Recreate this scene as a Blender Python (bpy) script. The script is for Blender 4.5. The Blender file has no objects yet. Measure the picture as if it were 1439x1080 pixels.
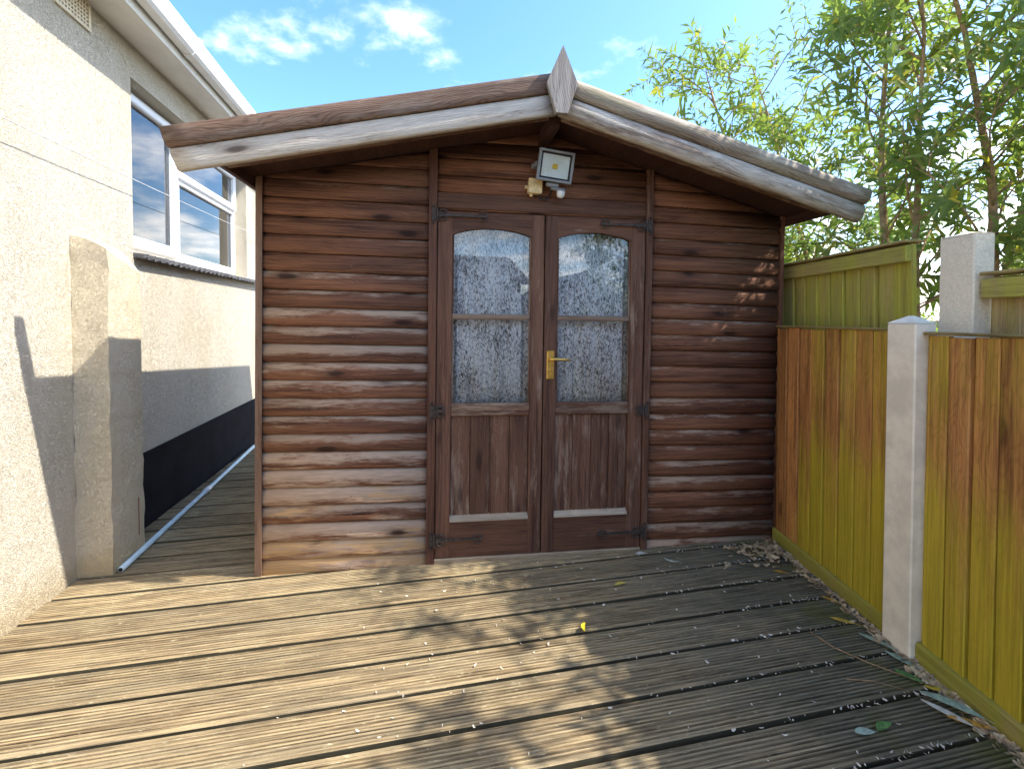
import bpy, bmesh, math, random
from mathutils import Vector, Matrix
R = math.radians
scn = bpy.context.scene
COL = scn.collection
# ------------------------------------------------------------ camera
cam_d = bpy.data.cameras.new('camera'); cam = bpy.data.objects.new('camera', cam_d); COL.objects.link(cam)
cam.location = (0, 0, 1.25); cam.rotation_euler = (R(90 - 1.3), 0, 0)
cam_d.sensor_width = 36; cam_d.lens = 36 * 640 / 1439; cam_d.shift_y = -0.0538
cam_d.clip_start = .02; cam_d.clip_end = 3000
scn.camera = cam
# ------------------------------------------------------------ sky and sun
SUN = Vector((.65, -.045, .765)).normalized()
ELEV = math.asin(SUN.z); AZ = math.atan2(SUN.x, SUN.y)
w = bpy.data.worlds.new('World'); scn.world = w; w.use_nodes = True
nt = w.node_tree; nt.nodes.clear()
def wn(t, **k):
    n = nt.nodes.new(t)
    for a, b in k.items(): setattr(n, a, b)
    return n
sky = wn('ShaderNodeTexSky', sky_type='NISHITA', sun_disc=False, sun_elevation=ELEV, sun_rotation=AZ)
sky.air_density = 1.0; sky.dust_density = 1.0; sky.ozone_density = 2.6
tc = wn('ShaderNodeTexCoord'); sep = wn('ShaderNodeSeparateXYZ'); nt.links.new(tc.outputs['Generated'], sep.inputs[0])
zz = wn('ShaderNodeMath', operation='MAXIMUM'); nt.links.new(sep.outputs[2], zz.inputs[0]); zz.inputs[1].default_value = 0
za = wn('ShaderNodeMath', operation='ADD'); nt.links.new(zz.outputs[0], za.inputs[0]); za.inputs[1].default_value = .22
dx = wn('ShaderNodeMath', operation='DIVIDE'); dy = wn('ShaderNodeMath', operation='DIVIDE')
nt.links.new(sep.outputs[0], dx.inputs[0]); nt.links.new(za.outputs[0], dx.inputs[1])
nt.links.new(sep.outputs[1], dy.inputs[0]); nt.links.new(za.outputs[0], dy.inputs[1])
cv = wn('ShaderNodeCombineXYZ'); nt.links.new(dx.outputs[0], cv.inputs[0]); nt.links.new(dy.outputs[0], cv.inputs[1])
cn = wn('ShaderNodeTexNoise'); cn.inputs['Scale'].default_value = 2.4; cn.inputs['Detail'].default_value = 7; cn.inputs['Roughness'].default_value = .58
cof = wn('ShaderNodeVectorMath', operation='ADD'); nt.links.new(cv.outputs[0], cof.inputs[0]); cof.inputs[1].default_value = (6.6, 17.5, 0); nt.links.new(cof.outputs[0], cn.inputs['Vector'])
# more cloud towards the horizon
hz = wn('ShaderNodeMapRange'); nt.links.new(sep.outputs[2], hz.inputs[0])
hz.inputs[1].default_value = 0; hz.inputs[2].default_value = .42; hz.inputs[3].default_value = .2; hz.inputs[4].default_value = -.045
ad = wn('ShaderNodeMath', operation='ADD'); nt.links.new(cn.outputs['Fac'], ad.inputs[0]); nt.links.new(hz.outputs[0], ad.inputs[1])
cr = wn('ShaderNodeMapRange', interpolation_type='SMOOTHSTEP'); nt.links.new(ad.outputs[0], cr.inputs[0])
cr.inputs[1].default_value = .50; cr.inputs[2].default_value = .80; cr.inputs[3].default_value = 0; cr.inputs[4].default_value = .9
mx = wn('ShaderNodeMix', data_type='RGBA'); nt.links.new(cr.outputs[0], mx.inputs[0]); hs = wn('ShaderNodeHueSaturation'); hs.inputs['Saturation'].default_value = 1.2; hs.inputs['Value'].default_value = .72; nt.links.new(sky.outputs[0], hs.inputs['Color']); nt.links.new(hs.outputs[0], mx.inputs[6])
mx.inputs[7].default_value = (7.4, 7.1, 6.7, 1)
bg = wn('ShaderNodeBackground'); bg.inputs[1].default_value = .15
nt.links.new(mx.outputs[2], bg.inputs[0])
wo = wn('ShaderNodeOutputWorld'); nt.links.new(bg.outputs[0], wo.inputs[0])
sl = bpy.data.lights.new('sun', 'SUN'); sl.energy = 2.0; sl.angle = R(.55); sl.color = (1, .95, .87)
so = bpy.data.objects.new('sun', sl); COL.objects.link(so); so.location = (6, 0, 8)
so.rotation_euler = (-SUN).to_track_quat('-Z', 'Y').to_euler()
scn.view_settings.view_transform = 'Standard'; scn.view_settings.look = 'None'
scn.view_settings.exposure = 2.2; scn.view_settings.gamma = 1
scn.cycles.max_bounces = 6; scn.cycles.diffuse_bounces = 3; scn.cycles.glossy_bounces = 3; scn.cycles.transmission_bounces = 4; scn.cycles.transparent_max_bounces = 8
rnd = random.Random(7)
# ------------------------------------------------------------ node helper
class NT:
    def __init__(s, name):
        s.m = bpy.data.materials.new(name); s.m.use_nodes = True; s.t = s.m.node_tree; s.t.nodes.clear()
        s.out = s.t.nodes.new('ShaderNodeOutputMaterial')
    def n(s, typ, ins=None, **k):
        nd = s.t.nodes.new(typ)
        for a, b in k.items(): setattr(nd, a, b)
        for key, v in (ins or {}).items():
            if isinstance(v, bpy.types.NodeSocket): s.t.links.new(v, nd.inputs[key])
            else:
                sk = nd.inputs[key]
                if sk.type == 'RGBA' and len(v) == 3: v = (*v, 1)
                sk.default_value = v
        return nd
    def math(s, op, a, b=0, c=0, clamp=False): return s.n('ShaderNodeMath', {0: a, 1: b, 2: c}, operation=op, use_clamp=clamp).outputs[0]
    def mix(s, f, a, b, mode='MIX'): return s.n('ShaderNodeMix', {0: f, 6: a, 7: b}, data_type='RGBA', blend_type=mode).outputs[2]
    def ramp(s, x, a, b, lo=0., hi=1.): return s.n('ShaderNodeMapRange', {0: x, 1: a, 2: b, 3: lo, 4: hi}, interpolation_type='SMOOTHSTEP').outputs[0]
    def noise(s, vec, scale, detail=5, rough=.55, dist=0.): return s.n('ShaderNodeTexNoise', {'Vector': vec, 'Scale': scale, 'Detail': detail, 'Roughness': rough, 'Distortion': dist}).outputs['Fac']
    def vscale(s, vec, sc): return s.n('ShaderNodeVectorMath', {0: vec, 1: sc}, operation='MULTIPLY').outputs[0]
    def bump(s, h, strength, dist=.01): return s.n('ShaderNodeBump', {'Height': h, 'Strength': strength, 'Distance': dist}).outputs[0]
    def pbr(s, col, rough=.7, normal=None, spec=.35, metal=0.):
        d = {'Base Color': col, 'Roughness': rough, 'Specular IOR Level': spec, 'Metallic': metal}
        if normal is not None: d['Normal'] = normal
        b = s.n('ShaderNodeBsdfPrincipled', d)
        s.t.links.new(b.outputs[0], s.out.inputs[0]); return s.m
    def coords(s, rand=True):
        o = s.n('ShaderNodeTexCoord').outputs['Object']
        oi = s.n('ShaderNodeObjectInfo')
        if rand:
            off = s.n('ShaderNodeCombineXYZ', {0: s.math('MULTIPLY', oi.outputs['Random'], 37.3), 1: s.math('MULTIPLY', oi.outputs['Random'], 91.7), 2: s.math('MULTIPLY', oi.outputs['Random'], 53.1)}).outputs[0]
            v = s.n('ShaderNodeVectorMath', {0: o, 1: off}, operation='ADD').outputs[0]
        else: v = o
        return o, v, oi
def wood(name, base, dark, worn, axis='X', wear=.35, rough=.72, bump=.35, line=.4, knots=.55, worn_lo=.5, algae=None, algae_z=None, raw=None, spec=.3, fine=1., algae_top=.85, lap=False):
    """procedural timber: grain runs along the object's axis. object colour: r = more wear, g = algae, b = raw patches"""
    s = NT(name); o, v, oi = s.coords()
    if axis != 'X':
        sp = s.n('ShaderNodeSeparateXYZ', {0: v}).outputs
        v = s.n('ShaderNodeCombineXYZ', {0: sp[2], 1: sp[1], 2: sp[0]}).outputs[0] if axis == 'Z' else s.n('ShaderNodeCombineXYZ', {0: sp[1], 1: sp[0], 2: sp[2]}).outputs[0]
    cs = s.n('ShaderNodeSeparateColor', {0: oi.outputs['Color']}).outputs
    fineg = s.noise(s.vscale(v, (7, 330, 330)), fine, 2, .7)
    streak = s.noise(s.vscale(v, (2.6, 95, 95)), fine, 5, .72)
    band = s.noise(s.vscale(v, (1.1, 15, 15)), 1, 5, .65)
    warp = s.n('ShaderNodeTexNoise', {'Vector': s.vscale(v, (2.3, 6, 6)), 'Scale': 1., 'Detail': 3.}).outputs['Fac']
    ringc = s.math('ADD', s.math('MULTIPLY', s.n('ShaderNodeSeparateXYZ', {0: v}).outputs[2], 1.), s.math('MULTIPLY', warp, .16))
    wv = s.math('FRACT', s.math('MULTIPLY', ringc, 105.))
    wv = s.ramp(s.math('ABSOLUTE', s.math('SUBTRACT', wv, .5)), .25, .5)
    von = s.n('ShaderNodeTexVoronoi', {'Vector': s.vscale(v, (2.7, 7, 8.5)), 'Scale': 1., 'Randomness': 1.}, feature='F1')
    vo = s.math('ADD', von.outputs['Distance'], s.math('MULTIPLY', s.math('SUBTRACT', streak, .5), .12))
    knot = s.ramp(vo, .07, .17, 1, 0); halo = s.ramp(vo, .14, .34, 1, 0)
    c = s.mix(s.ramp(streak, .36, .64), dark, base)
    c = s.mix(s.math('MULTIPLY', s.ramp(band, .38, .66), .6), c, tuple(min(1, x * 1.4) for x in base))
    c = s.mix(s.math('MULTIPLY', wv, line * .8), c, tuple(x * .55 for x in dark))
    wn_ = s.noise(s.vscale(v, (3.2, 24, 24)), 1, 6, .74)
    wamt = s.math('ADD', wn_, s.math('SUBTRACT', s.math('MULTIPLY', cs[0], .5), .25))
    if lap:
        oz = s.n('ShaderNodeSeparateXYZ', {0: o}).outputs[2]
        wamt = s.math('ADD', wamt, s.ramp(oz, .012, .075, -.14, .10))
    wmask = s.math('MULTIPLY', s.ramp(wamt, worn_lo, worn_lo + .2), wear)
    c = s.mix(wmask, c, s.mix(s.ramp(fineg, .35, .65), tuple(x * .72 for x in worn), tuple(min(1, x * 1.15) for x in worn)))
    c = s.mix(s.math('MULTIPLY', s.ramp(fineg, .52, .72), .42), c, tuple(x * .4 for x in dark))
    c = s.mix(s.math('MULTIPLY', halo, knots * .45), c, tuple(x * .9 for x in dark))
    c = s.mix(s.math('MULTIPLY', knot, knots), c, tuple(x * .4 for x in dark))
    val = s.math('ADD', .84, s.math('MULTIPLY', oi.outputs['Random'], .32))
    c = s.mix(1., c, s.n('ShaderNodeCombineColor', {0: val, 1: val, 2: val}).outputs[0], 'MULTIPLY')
    if raw is not None:
        rn = s.noise(s.vscale(v, (3.2, 22, 22)), 1, 6, .6)
        rm = s.ramp(s.math('ADD', rn, s.math('SUBTRACT', cs[2], .5)), .55, .68)
        c = s.mix(rm, c, s.mix(s.ramp(streak, .3, .7), tuple(x * .7 for x in raw), raw))
    if algae is not None:
        an = s.noise(s.vscale(v if axis == 'X' else o, (1.1, 7, 7) if axis == 'X' else (9, 9, 1.1)), 1.6, 7, .7)
        a = s.math('ADD', an, s.math('SUBTRACT', cs[1], .5))
        if algae_z:
            z = s.n('ShaderNodeSeparateXYZ', {0: s.n('ShaderNodeNewGeometry').outputs['Position']}).outputs[2]
            a = s.math('ADD', a, s.ramp(z, algae_z[0], algae_z[1], .38, 0))
        am = s.math('MULTIPLY', s.ramp(a, .36, .86), algae_top)
        c = s.mix(am, c, s.mix(s.ramp(streak, .25, .75), tuple(x * .62 for x in algae), algae))
    hgt = s.math('ADD', s.math('ADD', s.math('MULTIPLY', streak, .6), s.math('MULTIPLY', fineg, .35)), s.math('MULTIPLY', wv, -.15))
    return s.pbr(c, rough, s.bump(hgt, bump, .004), spec)
def plain(name, col, rough=.5, spec=.4, metal=0., var=.12, scale=14., bump=0., bscale=60.):
    s = NT(name); o, v, oi = s.coords()
    n = s.noise(v, scale, 6, .6)
    c = s.mix(s.ramp(n, .3, .7), tuple(x * (1 - var) for x in col), tuple(min(1, x * (1 + var)) for x in col))
    nm = s.bump(s.noise(v, bscale, 5, .6), bump, .004) if bump else None
    return s.pbr(c, rough, nm, spec, metal)
def stucco(name, col, stain, coarse=1., bumpd=.022):
    s = NT(name); o, v, oi = s.coords(False)
    n1 = s.noise(s.vscale(o, (1, 1, .55)), 24 * coarse, 5, .62, .8)
    n2 = s.n('ShaderNodeTexVoronoi', {'Vector': s.n('ShaderNodeVectorMath', {0: s.vscale(o, (1, .8, 1.4)), 1: s.n('ShaderNodeTexNoise', {'Vector': o, 'Scale': 22., 'Detail': 3.}).outputs['Color']}, operation='ADD').outputs[0], 'Scale': 34. * coarse}, feature='SMOOTH_F1').outputs['Distance']
    n3 = s.noise(o, 110 * coarse, 3, .6)
    h = s.math('ADD', s.math('MULTIPLY', n1, .55), s.math('ADD', s.math('MULTIPLY', n2, .5), s.math('MULTIPLY', n3, .18)))
    big = s.noise(s.vscale(o, (1, 1, .5)), 2.3, 6, .62)
    drip = s.noise(s.vscale(o, (5, 5, .45)), 1.4, 4, .6)
    c = s.mix(s.ramp(big, .38, .72), col, tuple(x * y for x, y in zip(col, (.93, .9, .84))))
    c = s.mix(s.math('MULTIPLY', s.ramp(drip, .55, .8), .35), c, stain)
    z = s.n('ShaderNodeSeparateXYZ', {0: s.n('ShaderNodeNewGeometry').outputs['Position']}).outputs[2]
    splash = s.math('MULTIPLY', s.ramp(s.math('ADD', z, s.math('MULTIPLY', s.noise(o, 9, 5, .65), .16)), .1, .26, 1, 0), .6)
    c = s.mix(splash, c, tuple(x * y for x, y in zip(stain, (.8, .72, .55))))
    chip = s.ramp(s.noise(o, 13, 6, .7), .735, .76)
    c = s.mix(s.math('MULTIPLY', chip, .5), c, (.33, .25, .18))
    return s.pbr(c, .93, s.bump(h, 1., bumpd), .12)
def glass(name, tint=(.9, .95, .95), ior=1.5, boost=1.):
    s = NT(name)
    fr = s.n('ShaderNodeFresnel', {'IOR': ior}).outputs[0]
    f = s.math('MULTIPLY', fr, boost, clamp=True)
    tr = s.n('ShaderNodeBsdfTransparent', {'Color': tint}); gl = s.n('ShaderNodeBsdfGlossy', {'Roughness': .006, 'Color': (1, 1, 1)})
    mx = s.n('ShaderNodeMixShader', {0: f, 1: tr.outputs[0], 2: gl.outputs[0]})
    s.t.links.new(mx.outputs[0], s.out.inputs[0]); return s.m
def leafmat(name, a, b, trans=.45, yellow=.06, ycol=(.55, .4, .04)):
    s = NT(name); o, v, oi = s.coords(False)
    at = s.n('ShaderNodeAttribute', attribute_name='tone').outputs['Fac']
    c = s.mix(at, a, b)
    c = s.mix(s.math('GREATER_THAN', at, 1 - yellow), c, ycol)
    d = s.n('ShaderNodeBsdfPrincipled', {'Base Color': c, 'Roughness': .42, 'Specular IOR Level': .45})
    t = s.n('ShaderNodeBsdfTranslucent', {'Color': s.mix(.5, c, (.35, .5, .06))})
    m = s.n('ShaderNodeMixShader', {0: trans, 1: d.outputs[0], 2: t.outputs[0]})
    s.t.links.new(m.outputs[0], s.out.inputs[0]); return s.m
# ------------------------------------------------------------ mesh helpers
def link(o, parent=None, label=None, cat=None, group=None, kind=None):
    COL.objects.link(o)
    if parent is not None: o.parent = parent
    if label: o['label'] = label
    if cat: o['category'] = cat
    if group: o['group'] = group
    if kind: o['kind'] = kind
    return o
def obj(name, vf, mat, parent=None, smooth=False, loc=None, rot=None, color=None, **k):
    me = vf if isinstance(vf, bpy.types.Mesh) else mesh(name, vf, mat, smooth)
    o = bpy.data.objects.new(name, me)
    if loc is not None: o.location = loc
    if rot is not None: o.rotation_euler = rot
    if color is not None: o.color = (*color, 1)
    return link(o, parent, **k)
def mesh(name, vf, mat, smooth=False):
    me = bpy.data.meshes.new(name); me.from_pydata([tuple(v) for v in vf[0]], [], vf[1]); me.materials.append(mat)
    if smooth:
        for p in me.polygons: p.use_smooth = True
    me.update(); return me
def empty(name, loc=(0, 0, 0), rot=(0, 0, 0), parent=None, **k):
    o = bpy.data.objects.new(name, None); o.location = loc; o.rotation_euler = rot; o.empty_display_size = .1
    return link(o, parent, **k)
def add(*parts):
    V, F = [], []
    for v, f in parts:
        n = len(V); V += list(v); F += [tuple(i + n for i in q) for q in f]
    return V, F
def box(x0, x1, y0, y1, z0, z1, b=0.):
    bm = bmesh.new(); bmesh.ops.create_cube(bm, size=1)
    for v in bm.verts: v.co = Vector(((x0 + x1) / 2 + v.co.x * (x1 - x0), (y0 + y1) / 2 + v.co.y * (y1 - y0), (z0 + z1) / 2 + v.co.z * (z1 - z0)))
    if b: bmesh.ops.bevel(bm, geom=bm.edges[:], offset=b, segments=1, affect='EDGES', profile=.5)
    bm.verts.index_update(); r = ([v.co.copy() for v in bm.verts], [tuple(v.index for v in f.verts) for f in bm.faces]); bm.free(); return r
def sweep(profile, stations):
    """profile rings already placed: stations = list of rings of equal length; caps both ends"""
    V, F = [], []; n = len(stations[0])
    for r in stations: V += [Vector(p) for p in r]
    for k in range(len(stations) - 1):
        for i in range(n):
            j = (i + 1) % n; F.append((k * n + i, k * n + j, (k + 1) * n + j, (k + 1) * n + i))
    F.append(tuple(range(n))[::-1]); F.append(tuple((len(stations) - 1) * n + i for i in range(n)))
    return V, F
def prism_x(prof, x0, x1):      # prof: (y, z)
    return sweep(None, [[(x, y, z) for y, z in prof] for x in (x0, x1)])
def prism_y(prof, y0, y1):      # prof: (x, z)
    return sweep(None, [[(x, y, z) for x, z in prof] for y in (y0, y1)])
def tube(pts, rad, n=8):
    pts = [Vector(p) for p in pts]; st = []
    for i, p in enumerate(pts):
        d = (pts[min(i + 1, len(pts) - 1)] - pts[max(i - 1, 0)]).normalized()
        a = d.orthogonal().normalized() if i == 0 else (a - d * a.dot(d)).normalized()
        b = d.cross(a); r = rad[i] if isinstance(rad, (list, tuple)) else rad
        st.append([p + (a * math.cos(2 * math.pi * k / n) + b * math.sin(2 * math.pi * k / n)) * r for k in range(n)])
    return sweep(None, st)
def xf(vf, m): return [m @ Vector(v) for v in vf[0]], vf[1]
# ------------------------------------------------------------ materials
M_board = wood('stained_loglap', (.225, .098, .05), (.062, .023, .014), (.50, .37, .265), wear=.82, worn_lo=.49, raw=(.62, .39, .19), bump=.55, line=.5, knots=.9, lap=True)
M_trim = wood('stained_trim', (.15, .066, .038), (.07, .03, .019), (.30, .20, .13), 'Z', wear=.5, worn_lo=.52, bump=.35)
M_door = wood('stained_door', (.155, .075, .045), (.055, .024, .015), (.38, .28, .2), 'Z', wear=.65, worn_lo=.50, bump=.35)
M_doorx = wood('stained_door_rail', (.155, .072, .041), (.06, .026, .016), (.40, .30, .21), 'X', wear=.65, worn_lo=.5, bump=.35)
M_ledge = wood('bare_ledge', (.42, .33, .22), (.26, .18, .11), (.52, .45, .34), 'X', wear=.6, bump=.3, line=.25, knots=.2)
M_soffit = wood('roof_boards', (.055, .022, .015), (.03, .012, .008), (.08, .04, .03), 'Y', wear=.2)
M_grey = wood('weathered_barge', (.37, .31, .25), (.19, .13, .095), (.60, .55, .47), wear=.85, worn_lo=.44, bump=1., line=.75, knots=.85, algae=(.27, .25, .07), algae_top=.6)
M_brown = wood('brown_barge', (.22, .135, .09), (.105, .06, .042), (.36, .29, .23), wear=.6, worn_lo=.5, bump=1., line=.75, knots=.85, algae=(.27, .25, .07), algae_top=.6)
M_finial = wood('grey_finial', (.33, .29, .25), (.15, .12, .1), (.46, .42, .37), 'Z', wear=.7, bump=.7, line=.4)
M_fence = wood('fence_board', (.52, .23, .07), (.20, .075, .025), (.62, .38, .15), 'Z', wear=.4, worn_lo=.48, bump=.5, line=.3, knots=.7, algae=(.62, .50, .03), algae_z=(.1, .9), algae_top=.85)
M_gravel = wood('mossy_gravel_board', (.34, .24, .08), (.22, .15, .05), (.45, .4, .2), 'Y', wear=.5, algae=(.40, .38, .05))
M_oldf = wood('old_fence_board', (.44, .32, .15), (.28, .18, .08), (.55, .46, .28), 'Z', wear=.6, bump=.35, line=.2, algae=(.56, .54, .05))
M_oldr = wood('old_fence_rail', (.44, .34, .14), (.3, .21, .08), (.5, .45, .2), 'Y', wear=.5, algae=(.52, .52, .06))
M_stucco = stucco('cream_roughcast', (.78, .705, .565), (.66, .56, .40))
M_pier = stucco('cream_roughcast_pier', (.80, .69, .50), (.72, .56, .32), 1.15, .015)
M_plinth = plain('black_bitumen', (.008, .008, .011), .8, .1, var=.4, scale=7, bump=.4, bscale=40)
M_upvc = plain('white_upvc', (.82, .83, .84), .28, .5, var=.03)
M_soff = plain('white_soffit', (.74, .72, .66), .45, .4, var=.07, scale=5)
M_gutter = plain('white_gutter', (.78, .77, .73), .35, .45, var=.06, scale=6)
M_slate = plain('grey_sill_tile', (.12, .12, .125), .8, .3, var=.4, scale=30, bump=.5)
M_tile = plain('concrete_tile', (.46, .43, .39), .85, .2, var=.25, scale=10, bump=.4)
M_vent = plain('cream_vent', (.72, .62, .45), .8, .2, var=.1)
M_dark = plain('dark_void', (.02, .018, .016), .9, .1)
M_room = plain('room_wall', (.35, .33, .3), .9, .1)
M_winglass = glass('window_glass', (.55, .6, .62), 1.6, 1.5)
M_doorglass = glass('door_glass', (.98, .985, .985), 1.5, 1.05)
M_lens = glass('lens_glass', (.98, .98, .98), 1.45, 1.)
M_iron = plain('black_iron', (.07, .055, .046), .6, .4, .3, var=.4, scale=50, bump=.5, bscale=160)
M_brass = plain('brass', (.72, .47, .12), .32, .5, .9, var=.15, scale=40)
M_lampgrey = plain('lamp_grey', (.26, .27, .28), .5, .4, .2, var=.15)
M_black = plain('rubber_black', (.015, .015, .015), .6)
M_reflector = plain('lamp_reflector', (.82, .84, .76), .4, .5, 0., var=.03)
M_chip = plain('led_chip', (.85, .55, .03), .5, .3, var=.1, scale=200)
M_cream = plain('cream_plastic', (.70, .52, .26), .6, .3, var=.2, scale=60)
M_white = plain('white_plastic', (.78, .78, .74), .4, .4, var=.05)
M_conc = plain('concrete', (.90, .80, .63), .9, .15, var=.12, scale=9, bump=.5, bscale=90)
M_rconc = plain('pebbly_concrete', (.86, .76, .58), .95, .1, var=.1, scale=140, bump=1., bscale=55)
M_pipe = plain('pale_blue_pipe', (.55, .66, .67), .4, .4, var=.1)
M_wire = plain('white_wire', (.6, .58, .54), .6)
M_bark = plain('bark', (.40, .26, .14), .9, .1, var=.4, scale=30, bump=.8, bscale=50)
M_soil = plain('soil', (.06, .045, .032), .95, .05, var=.5, scale=9, bump=.8)
M_leafA = leafmat('leaf_willowy', (.11, .17, .04), (.30, .36, .08), .55)
M_leafB = leafmat('leaf_broad', (.05, .12, .05), (.12, .22, .08), .35, .02)
M_leafC = leafmat('leaf_hedge', (.12, .22, .03), (.24, .36, .06), .5, .03)
# deck timber
def deck_mat():
    s = NT('weathered_decking'); o, v, oi = s.coords()
    pos = s.n('ShaderNodeNewGeometry').outputs['Position']
    px = s.n('ShaderNodeSeparateXYZ', {0: pos}).outputs
    streak = s.noise(s.vscale(v, (3.5, 120, 40)), 1, 7, .72)
    fineg = s.noise(s.vscale(v, (14, 420, 120)), 1, 4, .7)
    band = s.noise(s.vscale(v, (1.6, 18, 6)), 1, 6, .65)
    fleck = s.noise(s.vscale(v, (26, 140, 40)), 1, 5, .72)
    patch = s.noise(pos, 3.1, 7, .66)
    c = s.mix(s.ramp(streak, .34, .66), (.13, .09, .05), (.46, .345, .195))
    c = s.mix(s.math('MULTIPLY', s.ramp(band, .38, .66), .45), c, (.27, .225, .15))
    c = s.mix(s.math('MULTIPLY', s.ramp(patch, .5, .72), .4), c, (.44, .36, .2))
    c = s.mix(s.math('MULTIPLY', s.ramp(s.math('ADD', fleck, s.math('MULTIPLY', patch, .3)), .74, .86), .7), c, (.62, .53, .35))
    c = s.mix(s.math('MULTIPLY', s.ramp(fineg, .5, .72), .5), c, (.07, .052, .036))
    val = s.math('ADD', .78, s.math('MULTIPLY', oi.outputs['Random'], .4))
    c = s.mix(1., c, s.n('ShaderNodeCombineColor', {0: val, 1: val, 2: s.math('MULTIPLY', val, .97)}).outputs[0], 'MULTIPLY')
    damp = s.math('ADD', s.math('MULTIPLY', px[0], .33), s.math('MULTIPLY', patch, .9))
    c = s.mix(s.math('MULTIPLY', s.ramp(damp, .5, .95), .8), c, s.mix(s.ramp(streak, .3, .7), (.05, .047, .032), (.19, .18, .125)))
    green = s.ramp(s.math('ADD', s.math('MULTIPLY', px[0], .4), s.noise(pos, 5, 5, .6)), .98, 1.2)
    c = s.mix(s.math('MULTIPLY', green, .55), c, (.14, .15, .03))
    return s.pbr(c, .88, s.bump(s.math('ADD', streak, s.math('MULTIPLY', fleck, .6)), .6, .004), .15)
M_deck = deck_mat()
M_edge = wood('gap_shade_edge', (.06, .05, .033), (.03, .025, .017), (.1, .09, .05), wear=.4)  # near-black board sides and undersides: shade of the gaps put into the colour
def net_mat():
    s = NT('net_curtain'); o, v, oi = s.coords(False)
    n = s.noise(s.vscale(o, (1.5, 1, .7)), 78, 4, .75, .9)
    big = s.noise(s.vscale(o, (1, 1, .6)), 9, 4, .6)
    f = s.ramp(s.math('ADD', n, s.math('MULTIPLY', big, .25)), .50, .69)
    c = s.mix(f, (.09, .09, .09), (.95, .94, .92))
    return s.pbr(c, .9, None, .1)
M_net = net_mat()
# ------------------------------------------------------------ ground
obj('ground', ([(-400, -400, -.16), (400, -400, -.16), (400, 400, -.16), (-400, 400, -.16)], [(0, 1, 2, 3)]), M_soil, kind='structure')
# ------------------------------------------------------------ deck
DA = R(11.6); dc, ds = math.cos(DA), math.sin(DA)
deck = empty('deck', (0, 0, 0), (0, 0, DA), kind='structure')
W0 = Vector((-2.048, 1.929, 0)); HA = R(11.83); wd = Vector((-math.sin(HA), math.cos(HA), 0)); wnv = Vector((math.cos(HA), math.sin(HA), 0))
def wall_x_local(ly):           # deck-local x where the line local y = ly meets the house wall
    p0 = Vector((-ds * ly, dc * ly, 0)); d = Vector((dc, ds, 0))
    return (W0 - p0).dot(wnv) / d.dot(wnv)
PITCH = .168
for k in range(-17, 24):
    y1 = 2.1997 + k * PITCH - .007; y0 = y1 - PITCH + .015
    prof = [(y0, -.03), (y0, -.004), (y0 + .0014, -.0014), (y0 + .005, 0)]
    n = 10; wdt = (y1 - y0 - .018) / n
    for i in range(n):
        a = y0 + .009 + i * wdt
        prof += [(a + wdt * .08, -.001), (a + wdt * .26, 0), (a + wdt * .46, 0), (a + wdt * .62, -.0015), (a + wdt * .68, -.0085), (a + wdt * .96, -.0085)]
    prof += [(y1 - .005, 0), (y1 - .0014, -.0014), (y1, -.004), (y1, -.03)]
    gapL = rnd.uniform(.004, .012); xr = 1.455 - rnd.uniform(0, .03)
    ym = (y0 + y1) / 2
    L = [(wall_x_local(p[0]) + gapL, p[0] - ym, p[1]) for p in prof]
    Rr = [((xr + ds * p[0]) / dc, p[0] - ym, p[1]) for p in prof]
    st = [L] + [[tuple(Vector(a).lerp(Vector(b), t) + Vector((0, rnd.uniform(-.0012, .0012), 0))) for a, b in zip(L, Rr)] for t in (.25, .5, .75)] + [Rr]
    db = obj('deck_board', sweep(None, [r[::-1] for r in st]), M_deck, deck, loc=(0, ym, rnd.uniform(-.002, .001)), rot=(R(rnd.uniform(-.35, .35)), 0, R(rnd.uniform(-.05, .05))))
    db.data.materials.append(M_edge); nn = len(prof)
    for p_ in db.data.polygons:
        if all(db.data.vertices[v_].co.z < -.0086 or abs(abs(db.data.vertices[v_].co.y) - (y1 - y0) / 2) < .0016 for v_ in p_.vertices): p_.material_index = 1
for i, xx in enumerate((-1.6, -.9, -.2, .5, 1.2)):
    obj('joist', box(-.025, .025, -1, 6, -.13, -.03), M_gravel, deck, loc=(xx + .35, 0, 0))
# ------------------------------------------------------------ house on the left
house = empty('house', W0, (0, 0, HA), label='cream roughcast house with white window and gutter along the left', cat='house')
S0, S1 = -4.2, 8.0; WO = (.745, 2.56, 1.647, 2.646); RC = .1
def wall_mesh():
    V, F = [], []
    ss = [S0, WO[0], WO[1], S1]; hh = [-.15, WO[2], WO[3], 2.9]
    for s_ in ss:
        for h in hh: V.append((0, s_, h))
    for i in range(3):
        for j in range(3):
            if (i, j) != (1, 1): F.append((i * 4 + j, (i + 1) * 4 + j, (i + 1) * 4 + j + 1, i * 4 + j + 1))
    def q(*p):
        n = len(V); V.extend(p); F.append(tuple(range(n, n + 4)))
    a, b, c, d = WO; t = -.26
    q((0, a, c), (0, a, d), (t, a, d), (t, a, c)); q((0, b, d), (0, b, c), (t, b, c), (t, b, d))
    q((0, a, d), (0, b, d), (t, b, d), (t, a, d)); q((0, b, c), (0, a, c), (t, a, c), (t, b, c))
    D = -4.5
    q((0, S0, -.15), (0, S0, 2.9), (D, S0, 2.9), (D, S0, -.15)); q((0, S1, 2.9), (0, S1, -.15), (D, S1, -.15), (D, S1, 2.9))
    q((D, S0, -.15), (D, S0, 2.9), (D, S1, 2.9), (D, S1, -.15)); q((0, S0, 2.9), (0, S1, 2.9), (D, S1, 2.9), (D, S0, 2.9))
    return V, F
obj('wall', wall_mesh(), M_stucco, house)
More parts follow.
